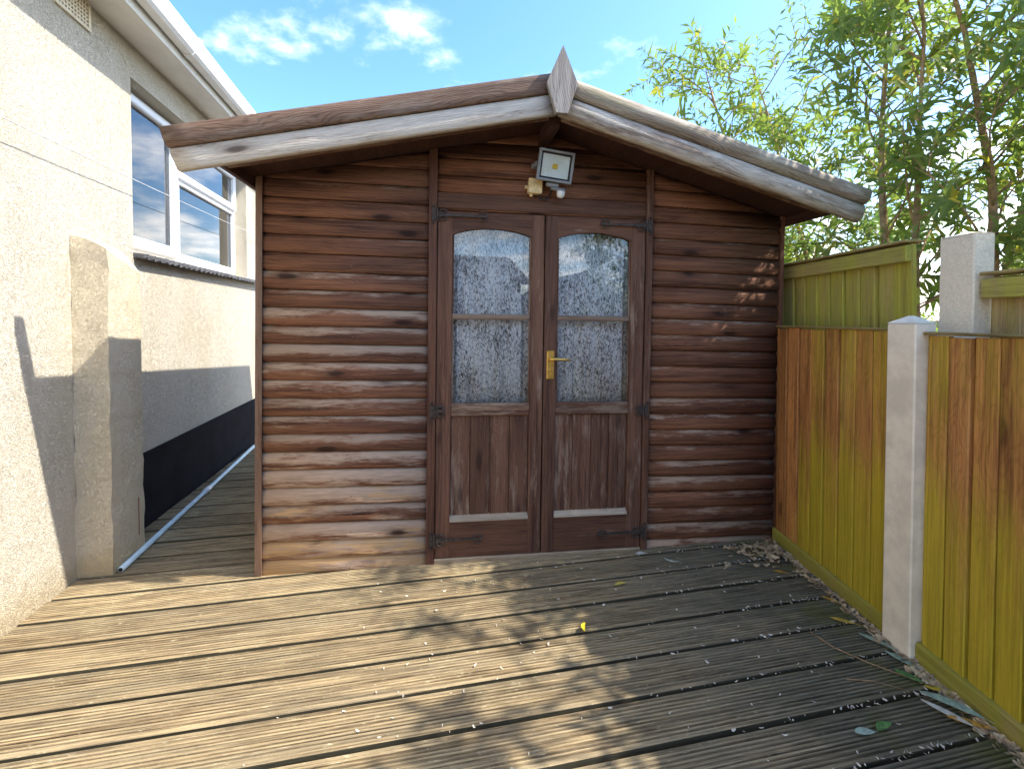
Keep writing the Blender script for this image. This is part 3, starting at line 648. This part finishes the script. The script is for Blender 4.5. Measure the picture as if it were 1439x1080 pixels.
# ------------------------------------------------------------ fences
def fence_panel(name, x, y0, y1, z0, z1, bw, mat, lab, grp, colfn, gravel=.075, rail=False, lean=0.):
    f = empty(name, (x, (y0 + y1) / 2, 0), label=lab, cat='fence', group=grp)
    n = max(1, round((y1 - y0) / bw)); p = (y1 - y0) / n
    for i in range(n):
        yc = y0 + (i + .5) * p - (y0 + y1) / 2
        wv = p + .012
        jit = rnd.uniform(-.003, .003)
        # feather edge: thick at the far edge, thin at the near one
        pr = [(0, -p / 2), (-.017 + jit, -p / 2), (-.02 + jit, -p / 2 + .003), (-.0155 + jit, p / 2 - .009), (-.013 + jit, p / 2 - .006), (-.003, p / 2 - .006), (-.003, p / 2 + .006), (0, p / 2 + .006)]
        st = [[(xx, yy + lean * (z - z0), z) for xx, yy in pr] for z in (z0, z1 + rnd.uniform(-.004, .003))]
        wy = (yc + (y0 + y1) / 2)
        obj('fence_board', sweep(None, st), mat, f, loc=((i % 2) * .0035, yc, 0), rot=(R(rnd.uniform(-.25, .25)), 0, R(rnd.uniform(-.6, .6))), color=colfn(i, n))
    for zr in (z0 + .18, z1 - .25): obj('rear_rail', box(.004, .04, -(y1 - y0) / 2 + (.07 if lean else 0), (y1 - y0) / 2, zr, zr + .07), M_oldr, f)
    if gravel:
        obj('gravel_board', prism_y([(-.026, .004), (-.026, gravel - .012), (-.02, gravel), (.02, gravel), (.02, .004)], -(y1 - y0) / 2, (y1 - y0) / 2), M_gravel, f, color=(.5, .75, 0))
        obj('capping', box(-.024, .02, -(y1 - y0) / 2, (y1 - y0) / 2, z1 + .004, z1 + .014, .003), M_gravel, f, color=(.4, .3, 0))
    if rail:
        obj('top_rail', box(-.046, -.0205, -(y1 - y0) / 2 + lean * (z1 - z0), (y1 - y0) / 2, z1 - .075, z1 - .008, .004), M_oldr, f, color=(.4, .62, 0))
        obj('capping', box(-.05, .03, -(y1 - y0) / 2 + lean * (z1 - z0), (y1 - y0) / 2, z1 + .004, z1 + .016, .003), M_oldr, f, color=(.3, .4, 0))
    return f
def colA(i, n):
    y = i / n
    return (rnd.uniform(.2, .6), max(.0, .66 - .16 * i) if i < 6 else 0., 0)
fence_panel('fence_panel', 1.497, 1.768, 2.548, .07, 1.2, .0975, M_fence, 'low brown feather edge fence panel between the shed and concrete post', 'low boarded fence panels', lambda i, n: (rnd.uniform(.2, .6), (.62, .52, .62, .48, .6, .42, .12, .05)[i] if i < 8 else .2, 0))
fence_panel('fence_panel', 1.497, -.2, 1.634, .07, 1.19, .083, M_fence, 'low brown feather edge fence panel nearest the camera at right', 'low boarded fence panels', lambda i, n: (rnd.uniform(.2, .6), rnd.uniform(.34, .62), 0))
fence_panel('fence_panel', 1.66, 1.83, 3.7, .05, 1.56, .1, M_oldf, 'taller algae green neighbour fence panel leaning behind the low fence', 'neighbour fence panels', lambda i, n: (rnd.uniform(.3, .8), rnd.uniform(.5, .74), 0), 0, True, .028)
fence_panel('fence_panel', 1.66, -.3, 1.575, .05, 1.395, .1, M_oldf, 'weathered neighbour fence panel with green top rail at right edge', 'neighbour fence panels', lambda i, n: (rnd.uniform(.3, .8), rnd.uniform(.35, .5), 0), 0, True)
def post(name, x0, x1, y0, y1, h, cap, mat, lab):
    xm, ym = (x0 + x1) / 2, (y0 + y1) / 2; p = empty(name, (xm, ym, 0), label=lab, cat='post', group='concrete fence posts')
    a_, b_ = (x1 - x0) / 2, (y1 - y0) / 2
    obj('shaft', box(-a_, a_, -b_, b_, -.15, h - cap, .005), mat, p)
    c0 = h - cap + .0005
    V = [(-a_, -b_, c0), (a_, -b_, c0), (a_, b_, c0), (-a_, b_, c0), (-a_ * .12, -b_ * .12, h), (a_ * .12, -b_ * .12, h), (a_ * .12, b_ * .12, h), (-a_ * .12, b_ * .12, h)]
    obj('cap', (V, [(3, 2, 1, 0), (0, 1, 5, 4), (1, 2, 6, 5), (2, 3, 7, 6), (3, 0, 4, 7), (4, 5, 6, 7)]), mat, p)
post('concrete_post', 1.452, 1.53, 1.638, 1.764, 1.262, .028, M_conc, 'smooth pale concrete post between the two low fence panels')
post('concrete_post', 1.60, 1.675, 1.582, 1.712, 1.562, .014, M_rconc, 'taller pebbly concrete post behind the low fence')
# ------------------------------------------------------------ pipe and wires
pp = empty('pipe', (-1.93, 2.219, 0), label='long pale blue plastic pipe lying on deck beside black plinth', cat='pipe')
pv = Vector((-.575, 2.17, 0))
obj('tube', tube([(0, 0, .016), tuple(pv * .5 + Vector((.004, 0, .016))), tuple(pv + Vector((0, 0, .016)))], .0145, 12), M_pipe, pp, True)
obj('socket_joint', tube([tuple(pv * .46 + Vector((.003, 0, .0165))), tuple(pv * .5 + Vector((.004, 0, .0165)))], .019, 12), M_white, pp, True)
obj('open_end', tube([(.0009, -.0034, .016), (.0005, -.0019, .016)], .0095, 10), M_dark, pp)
def wire(name, p0, p1, sag, r_, lab):
    p0, p1 = Vector(p0), Vector(p1); pts = [p0.lerp(p1, t / 20) - Vector((0, 0, sag * 4 * (t / 20) * (1 - t / 20))) for t in range(21)]
    base = pts[0].copy(); obj(name, tube([p - base for p in pts], r_, 6), M_wire, None, True, loc=base, label=lab, cat='wire')
wire('washing_line', tuple(W0 + wd * -1.4 + wnv * .06 + Vector((0, 0, 2.02))), tuple(W0 + wd * 4.2 + wnv * .06 + Vector((0, 0, 2.14))), .035, .0022, 'thin pale wire strung along the cream house wall')
# ------------------------------------------------------------ shrubs
def leaf_geo(V, F, T, p, d, up, L, W, tone, fold=.25, droop=.25):
    side = d.cross(up)
    if side.length < 1e-4: side = d.orthogonal()
    side.normalize(); nrm = side.cross(d).normalized()
    n = len(V)
    p1 = p + d * L * .45 + nrm * L * .03; p2 = p + d * L - nrm * L * droop
    l = p + d * L * .42 + side * W * .5 + nrm * W * fold; r_ = p + d * L * .42 - side * W * .5 + nrm * W * fold
    V += [p, l, p1, r_, p2]
    F += [(n, n + 2, n + 1), (n, n + 3, n + 2), (n + 1, n + 2, n + 4), (n + 2, n + 3, n + 4)]
    T += [tone] * 5
def shrub(name, base, stems, seed, leafmat_, L, W, lab, nb=13, ntw=6, blen=(.5, 1.0), start=.35, lp=.034, twl=(.2, .42), grp=None, r0=.02, leafang=.9):
    rr = random.Random(seed); s = empty(name, base, label=lab, cat='shrub', group=grp)
    V, F, T = [], [], []; twigs = []
    def rv(k): return Vector((rr.uniform(-k, k), rr.uniform(-k, k), rr.uniform(-k, k)))
    def inside(q):
        q = q + Vector(base); return q.x < 1.68 and 1.7 < q.y < 4.9 and q.z < 2.35
    def polyline(p, d, ln, n, wob, grav):
        pts = [p.copy()]; d = d.normalized()
        for i in range(n):
            d = (d + rv(wob) + Vector((0, 0, grav))).normalized(); p = p + d * ln / n; pts.append(p.copy())
        return pts
    def at(pts, t):
        f = t * (len(pts) - 1); i = min(int(f), len(pts) - 2); return pts[i].lerp(pts[i + 1], f - i), (pts[i + 1] - pts[i]).normalized()
    for (off, d, ln) in stems:
        pts = polyline(Vector(off), Vector(d), ln, 9, .09, .02)
        rads = [r0 * (1 - .8 * i / 9) * rr.uniform(.9, 1.1) for i in range(10)]
        obj('stem', tube(pts, rads, 7), M_bark, s, True)
        for k in range(nb):
            t = start + (1 - start) * (k + rr.random()) / nb; q, dd = at(pts, t)
            out = rv(1); out.z = abs(out.z) * .3; out = (out - dd * out.dot(dd)).normalized()
            bd = (out * .8 + dd * .55 + Vector((0, 0, .15))).normalized()
            bl = rr.uniform(*blen) * (1.1 - .5 * t)
            bp = polyline(q, bd, bl, 6, .16, .01)
            if any(inside(x) for x in bp): continue
            twigs.append(tube(bp, [.0065 * (1 - .75 * i / 6) for i in range(7)], 4))
            for j in range(ntw):
                tt = .2 + .8 * (j + rr.random()) / ntw; q2, d2 = at(bp, min(tt, 1))
                o2 = rv(1); o2 = (o2 - d2 * o2.dot(d2)).normalized()
                tp = polyline(q2, (o2 * .6 + d2 * .7).normalized(), rr.uniform(*twl), 4, .14, -.02)
                if any(inside(x) for x in tp): continue
                twigs.append(tube(tp, [.0026, .002, .0016, .0012, .0008], 3))
                tl = sum((tp[i + 1] - tp[i]).length for i in range(4)); m = int(tl / lp)
                ph = rr.uniform(0, 3)
                for k2 in range(1, m + 1):
                    q3, d3 = at(tp, k2 / m); ax = d3.orthogonal().normalized(); bx = d3.cross(ax); an = ph + k2 * 1.57
                    o3 = ax * math.cos(an) + bx * math.sin(an)
                    sz = rr.uniform(.65, 1.15) * (1 - .35 * k2 / m)
                    for sg in (1, -1):
                        if rr.random() < .12: continue
                        ld = (o3 * sg * leafang + d3 * .7 + rv(.25) + Vector((0, 0, -.12))).normalized()
                        leaf_geo(V, F, T, q3, ld, (d3 + rv(.4)).normalized(), L * sz, W * sz, rr.random())
    obj('twigs', add(*twigs), M_bark, s)
    me = bpy.data.meshes.new('crown'); me.from_pydata([tuple(v) for v in V], [], F); me.materials.append(leafmat_)
    at_ = me.attributes.new('tone', 'FLOAT', 'POINT'); at_.data.foreach_set('value', T)
    for p in me.polygons: p.use_smooth = True
    me.update(); obj('crown', me, None, s); return s
shrub('shrub', (2.35, 2.55, -.1), [((.05, -.25, 0), (.02, -.02, 1), 3.6), ((-.1, 0, 0), (-.05, .1, 1), 3.7), ((-.2, .1, 0), (-.12, .35, 1), 3.4), ((-.1, .3, 0), (-.18, .6, 1), 2.9), ((-.15, .5, 0), (-.3, .5, 1), 2.6), ((.25, .1, 0), (.2, .1, 1), 3.8), ((.1, .3, 0), (-.05, .45, 1), 3.7), ((.35, -.1, 0), (.25, -.2, 1), 3.6), ((-.1, -.1, 0), (-.08, -.02, 1), 3.2)], 11, M_leafA, .13, .032,
      'tall willowy leaved shrub with bare brown stems behind the fence', 18, 6, (.4, .95), .36, lp=.031, r0=.03)
shrub('shrub', (2.75, 1.35, -.1), [((0, 0, 0), (-.05, .05, 1), 3.2), ((.1, -.2, 0), (-.1, -.2, 1), 3.0), ((.2, .2, 0), (.1, .1, 1), 3.4), ((-.2, .05, 0), (-.12, .0, 1), 2.5), ((0, -.4, 0), (-.1, -.4, 1), 3.)], 23, M_leafB, .16, .055,
      'broad leaved green shrub reaching in over the fence at right edge', 15, 6, (.4, .8), .36, lp=.05, r0=.022)
shrub('shrub', (2.9, 4.9, -.1), [((-.5, 0, 0), (-.15, 0, 1), 2.2), ((0, .2, 0), (0, .1, 1), 2.4), ((.5, 0, 0), (.15, 0, 1), 2.4), ((-.9, .1, 0), (-.15, 0, 1), 2.1), ((1, .3, 0), (.1, 0, 1), 2.5)], 31, M_leafC, .10, .042,
      'bright yellow green bush low behind the shed and leaning fence', 18, 7, (.35, .75), .25, lp=.036, r0=.015)

# ------------------------------------------------------------ what the door panes mirror, behind the camera
def cottage(name, x0, x1, y0, y1, hw, hr, ridge_x, lab, wallm, roofm):
    h = empty(name, ((x0 + x1) / 2, (y0 + y1) / 2, -.15), label=lab, cat='house')
    a_, b_ = (x1 - x0) / 2, (y1 - y0) / 2
    if ridge_x: gv = [(-a_, -b_, hw), (-a_, b_, hw), (-a_, 0, hr), (a_, -b_, hw), (a_, b_, hw), (a_, 0, hr)]
    else: gv = [(-a_, -b_, hw), (a_, -b_, hw), (0, -b_, hr), (-a_, b_, hw), (a_, b_, hw), (0, b_, hr)]
    bv = [(-a_, -b_, 0), (a_, -b_, 0), (a_, b_, 0), (-a_, b_, 0)]
    V = bv + gv
    F = [(0, 1, 7, 4), (3, 2, 8, 5)] + [(0, 3, 5, 6, 4), (1, 2, 8, 9, 7)] if ridge_x else [(0, 3, 7, 4), (1, 2, 8, 5), (0, 1, 5, 6, 4), (3, 2, 8, 9, 7)]
    obj('wall', (V, F), wallm, h)
    e = .25
    for sg in (-1, 1):
        if ridge_x:
            dz = (hr - hw) / b_ * e
            q = [(-a_ - e, sg * (b_ + e), hw - dz), (a_ + e, sg * (b_ + e), hw - dz), (a_ + e, 0, hr), (-a_ - e, 0, hr)]
        else:
            dz = (hr - hw) / a_ * e
            q = [(sg * (a_ + e), -b_ - e, hw - dz), (sg * (a_ + e), b_ + e, hw - dz), (0, b_ + e, hr), (0, -b_ - e, hr)]
        q = [(x, y, z + .02) for x, y, z in q]; t = [(x, y, z + .09) for x, y, z in q]
        obj('roof', (q + t, [(0, 1, 2, 3), (7, 6, 5, 4), (0, 4, 5, 1), (1, 5, 6, 2), (2, 6, 7, 3), (3, 7, 4, 0)]), roofm, h)
    for xx in ((-.5, .0) if ridge_x else (0,)):
        wn_ = obj('window', rect_frame(-.6, .6, 1., 1.9, .06, .06, .06, .06, -.02, .03), M_upvc, h, loc=(xx * a_, b_ + .002, 0), rot=(0, 0, R(90)))
        obj('pane', box(-.005, .0, -.54, .54, 1.06, 1.84), M_winglass, wn_)
    return h
M_brick = plain('neighbour_brick', (.28, .15, .1), .9, .15, var=.25, scale=20)
M_slateroof = plain('neighbour_roof', (.11, .095, .09), .85, .2, var=.3, scale=12)
cottage('bungalow', -4.5, 3.4, -13, -8.5, 2.5, 3.45, True, 'dark roofed bungalow seen mirrored in the left door panes', M_brick, M_slateroof)
cottage('garage', 5.4, 7.7, -15, -11, 2.3, 3.05, False, 'small gabled garage seen mirrored in the right door panes', M_brick, M_slateroof)
shrub('tree', (5.3, -6., -.1), [((0, 0, 0), (.05, 0, 1), 4.6), ((.2, 0, 0), (.25, .1, 1), 4.3), ((-.1, .1, 0), (-.12, .1, 1), 4.2), ((.1, -.2, 0), (.1, -.3, 1), 4.3)], 41, M_leafB, .22, .09,
      'leafy tree seen mirrored in the right door pane', 14, 6, (.5, 1.1), .25, lp=.08, r0=.04)
# ------------------------------------------------------------ fallen leaves and litter
def fallen(p, ang, L, W, col, lab, curl=.25, tilt=0., z=.004):
    mt = leaf_cols.get(col)
    if mt is None:
        mt = leaf_cols[col] = plain('fallen_leaf_' + str(len(leaf_cols)), col, .75, .25, var=.25, scale=70)
    V, F = [], []; n = 8
    for i in range(n + 1):
        t = i / n; wv = W * .5 * math.sin(math.pi * min(1, t * .97 + .015)) ** .75
        zc = curl * L * (t - .5) ** 2
        x = (t - .5) * L; yb = .1 * L * math.sin(t * 3)
        V += [(x, yb - wv, zc + wv * .5), (x, yb, zc), (x, yb + wv, zc + wv * .45)]
    for i in range(n):
        for k in (0, 1): F.append((i * 3 + k, i * 3 + 3 + k, i * 3 + 4 + k, i * 3 + 1 + k))
    blade = (V, F)
    o = obj('fallen_leaf', blade, mt, None, True, loc=(p[0], p[1], z), rot=(R(tilt), 0, R(ang)), label=lab, cat='leaf', group='fallen leaves on the deck')
    md = o.modifiers.new('thick', 'SOLIDIFY'); md.thickness = .0008
    st = obj('stalk', tube([(L * .49, yb, zc), (L * .6, yb + .003, zc * .6), (L * .7, yb + .004, zc * .3 + .001)], .0009, 5), mt, o)
leaf_cols = {}
YE, OR, GR, PA, DG = (.78, .62, .03), (.62, .33, .06), (.33, .42, .30), (.66, .62, .5), (.12, .24, .07)
for a_ in (((.285, 1.795), 80, .05, .02, YE, 'bright yellow leaf standing alone in the middle of the deck', .9, 40, .012),
           ((.508, 2.112), 20, .06, .022, (.6, .47, .1), 'dull yellow leaf on the deck in front of the right door'),
           ((.815, 2.307), -30, .075, .018, (.5, .55, .42), 'pale green curled leaf on deck before the right shed wall', .8),
           ((.684, 2.386), 10, .06, .03, PA, 'whitish leaf lying by the foot of the right door jamb'),
           ((1.318, 2.212), -20, .06, .02, OR, 'orange leaf beside the litter heap in the shed corner'),
           ((1.47 - .06, 1.99), -50, .07, .018, OR, 'narrow orange leaf against the gravel board before the concrete post'),
           ((1.36, 1.845), -30, .085, .024, (.72, .48, .08), 'yellow orange leaf on deck short of the concrete post', .4),
           ((1.40, 1.725), -55, .11, .03, GR, 'grey green lance leaf at the far side of the concrete post', .3),
           ((1.415, 1.63), -60, .1, .028, GR, 'grey green lance leaf at the foot of the concrete post', .4),
           ((1.375, 1.553), -50, .08, .03, DG, 'dark green leaf on deck just past the concrete post', .5),
           ((1.425, 1.497), -25, .07, .02, (.75, .52, .06), 'golden leaf alone beside the gravel board of the near panel', .5),
           ((1.40, 1.425), -45, .15, .032, GR, 'longest grey green leaf in the near right pile', .3, 8, .012),
           ((1.36, 1.40), -55, .12, .022, PA, 'pale dry leaf under the long green leaf at near right', .4, 5, .008),
           ((1.40, 1.365), -25, .11, .026, OR, 'orange leaf in the near right leaf pile by the fence', .4, 0, .007),
           ((1.135, 1.36), 20, .065, .026, DG, 'fresh green leaf caught in the gap between near deck boards', .4),
           ((1.06, 1.34), 0, .06, .026, (.40, .5, .38), 'pale green leaf caught in the near deck gap left of the fresh one', .5)):
    fallen(*a_)
def litter(name, lab, spots, seed, mat, size):
    rr = random.Random(seed); V, F = [], []
    for x, y, z in spots:
        L = rr.uniform(*size); W = L * rr.uniform(.2, .5); an = rr.uniform(0, 6.28); tl = rr.uniform(-.9, .9); cu_ = rr.uniform(.1, .6)
        m = Matrix.Translation((x, y, z + .003)) @ Matrix.Rotation(an, 4, 'Z') @ Matrix.Rotation(tl, 4, 'X'); n = len(V)
        for i in range(4):
            t = i / 3 - .5; w_ = W * (.5, 1, .9, .3)[i] * .5
            V += [m @ Vector((t * L, -w_, cu_ * L * t * t * 2)), m @ Vector((t * L, w_, cu_ * L * t * t * 2 + W * .15))]
        F += [(n + 2 * i, n + 2 * i + 2, n + 2 * i + 3, n + 2 * i + 1) for i in range(3)]
    obj(name, (V, F), mat, None, label=lab, cat='litter', kind='stuff')
rl = random.Random(77); sp1, sp2 = [], []
for i in range(420):
    t = abs(rl.gauss(0, .11)); x = 1.44 - t * rl.uniform(.2, 1.6); y = 2.50 - abs(rl.gauss(0, .09)) - (1.44 - x) * .12
    sp1.append((x, y, rl.uniform(0, .018) * max(0, 1 - (1.44 - x) * 4)))
for i in range(330): sp1.append((1.465 - abs(rl.gauss(0, .028)), rl.uniform(1.0, 2.4), rl.uniform(0, .006)))
for k in range(-7, 3):
    yl = 2.1997 + k * PITCH
    for i in range(46):
        x = 1.42 - abs(rl.gauss(0, .42))
        if x < -.2: continue
        lx = x / dc + yl * ds / dc; sp2.append((lx * dc - yl * ds, lx * ds + yl * dc + rl.gauss(0, .006), rl.uniform(-.006, .003)))
for i in range(170): sp2.append((rl.uniform(-.9, 1.4) * rl.random() ** .3, rl.uniform(1., 2.35), .0))
sp2 = [p for p in sp2 if p[1] < 2.19 + .1405 * (p[0] + 1.24) - .02]; sp1 = [p for p in sp1 if p[1] < 2.19 + .1405 * (p[0] + 1.24) - .01]
litter('leaf_litter', 'heap of dry leaf scraps along the fence and in shed corner', sp1, 5, plain('dry_litter', (.46, .34, .2), .9, .1, var=.5, scale=35), (.012, .045))
litter('blossom_litter', 'scattered pale scraps in the deck gaps and grooves', sp2, 6, plain('pale_litter', (.66, .60, .48), .9, .1, var=.25, scale=30), (.005, .017))
tw = [(1.19, 1.79, .004), (1.22, 1.70, .006), (1.29, 1.62, .008), (1.37, 1.56, .006), (1.43, 1.52, .004)]
obj('fallen_twig', tube([Vector(p) - Vector(tw[0]) for p in tw], [.0022, .002, .002, .0016, .001], 6), M_bark, None, True, loc=tw[0], label='thin curved dry twig lying on deck by the concrete post', cat='twig')
tw = [(1.16, 1.55, .004), (1.24, 1.54, .006), (1.33, 1.50, .005)]
obj('fallen_twig', tube([Vector(p) - Vector(tw[0]) for p in tw], [.002, .0018, .001], 6), M_bark, None, True, loc=tw[0], label='short straight dry twig on deck beside the near fence panel', cat='twig')

nv, nf = [], []
for o in shed.children:
    if o.name.startswith('wall_board'):
        xs = [v.co.x for v in o.data.vertices]
        for xx in (min(xs) + .018, max(xs) - .018, min(xs) * .0 + .03):
            if max(xs) - min(xs) < .2: continue
            b_ = box(-.0022, .0022, -.0012, .0012, -.0022, .0022)
            zz_ = .036 + rl.uniform(-.006, .01); m_ = Matrix.Translation((o.location.x + xx + rl.uniform(-.004, .004), -.0283, o.location.z + zz_ - .01 * max(0, xx - min(xs))))
            n_ = len(nv); nv += [m_ @ v for v in b_[0]]; nf += [tuple(i + n_ for i in q) for q in b_[1]]
obj('nail_heads', (nv, nf), plain('nail', (.16, .12, .1), .5, .4, .6), shed, kind='stuff')
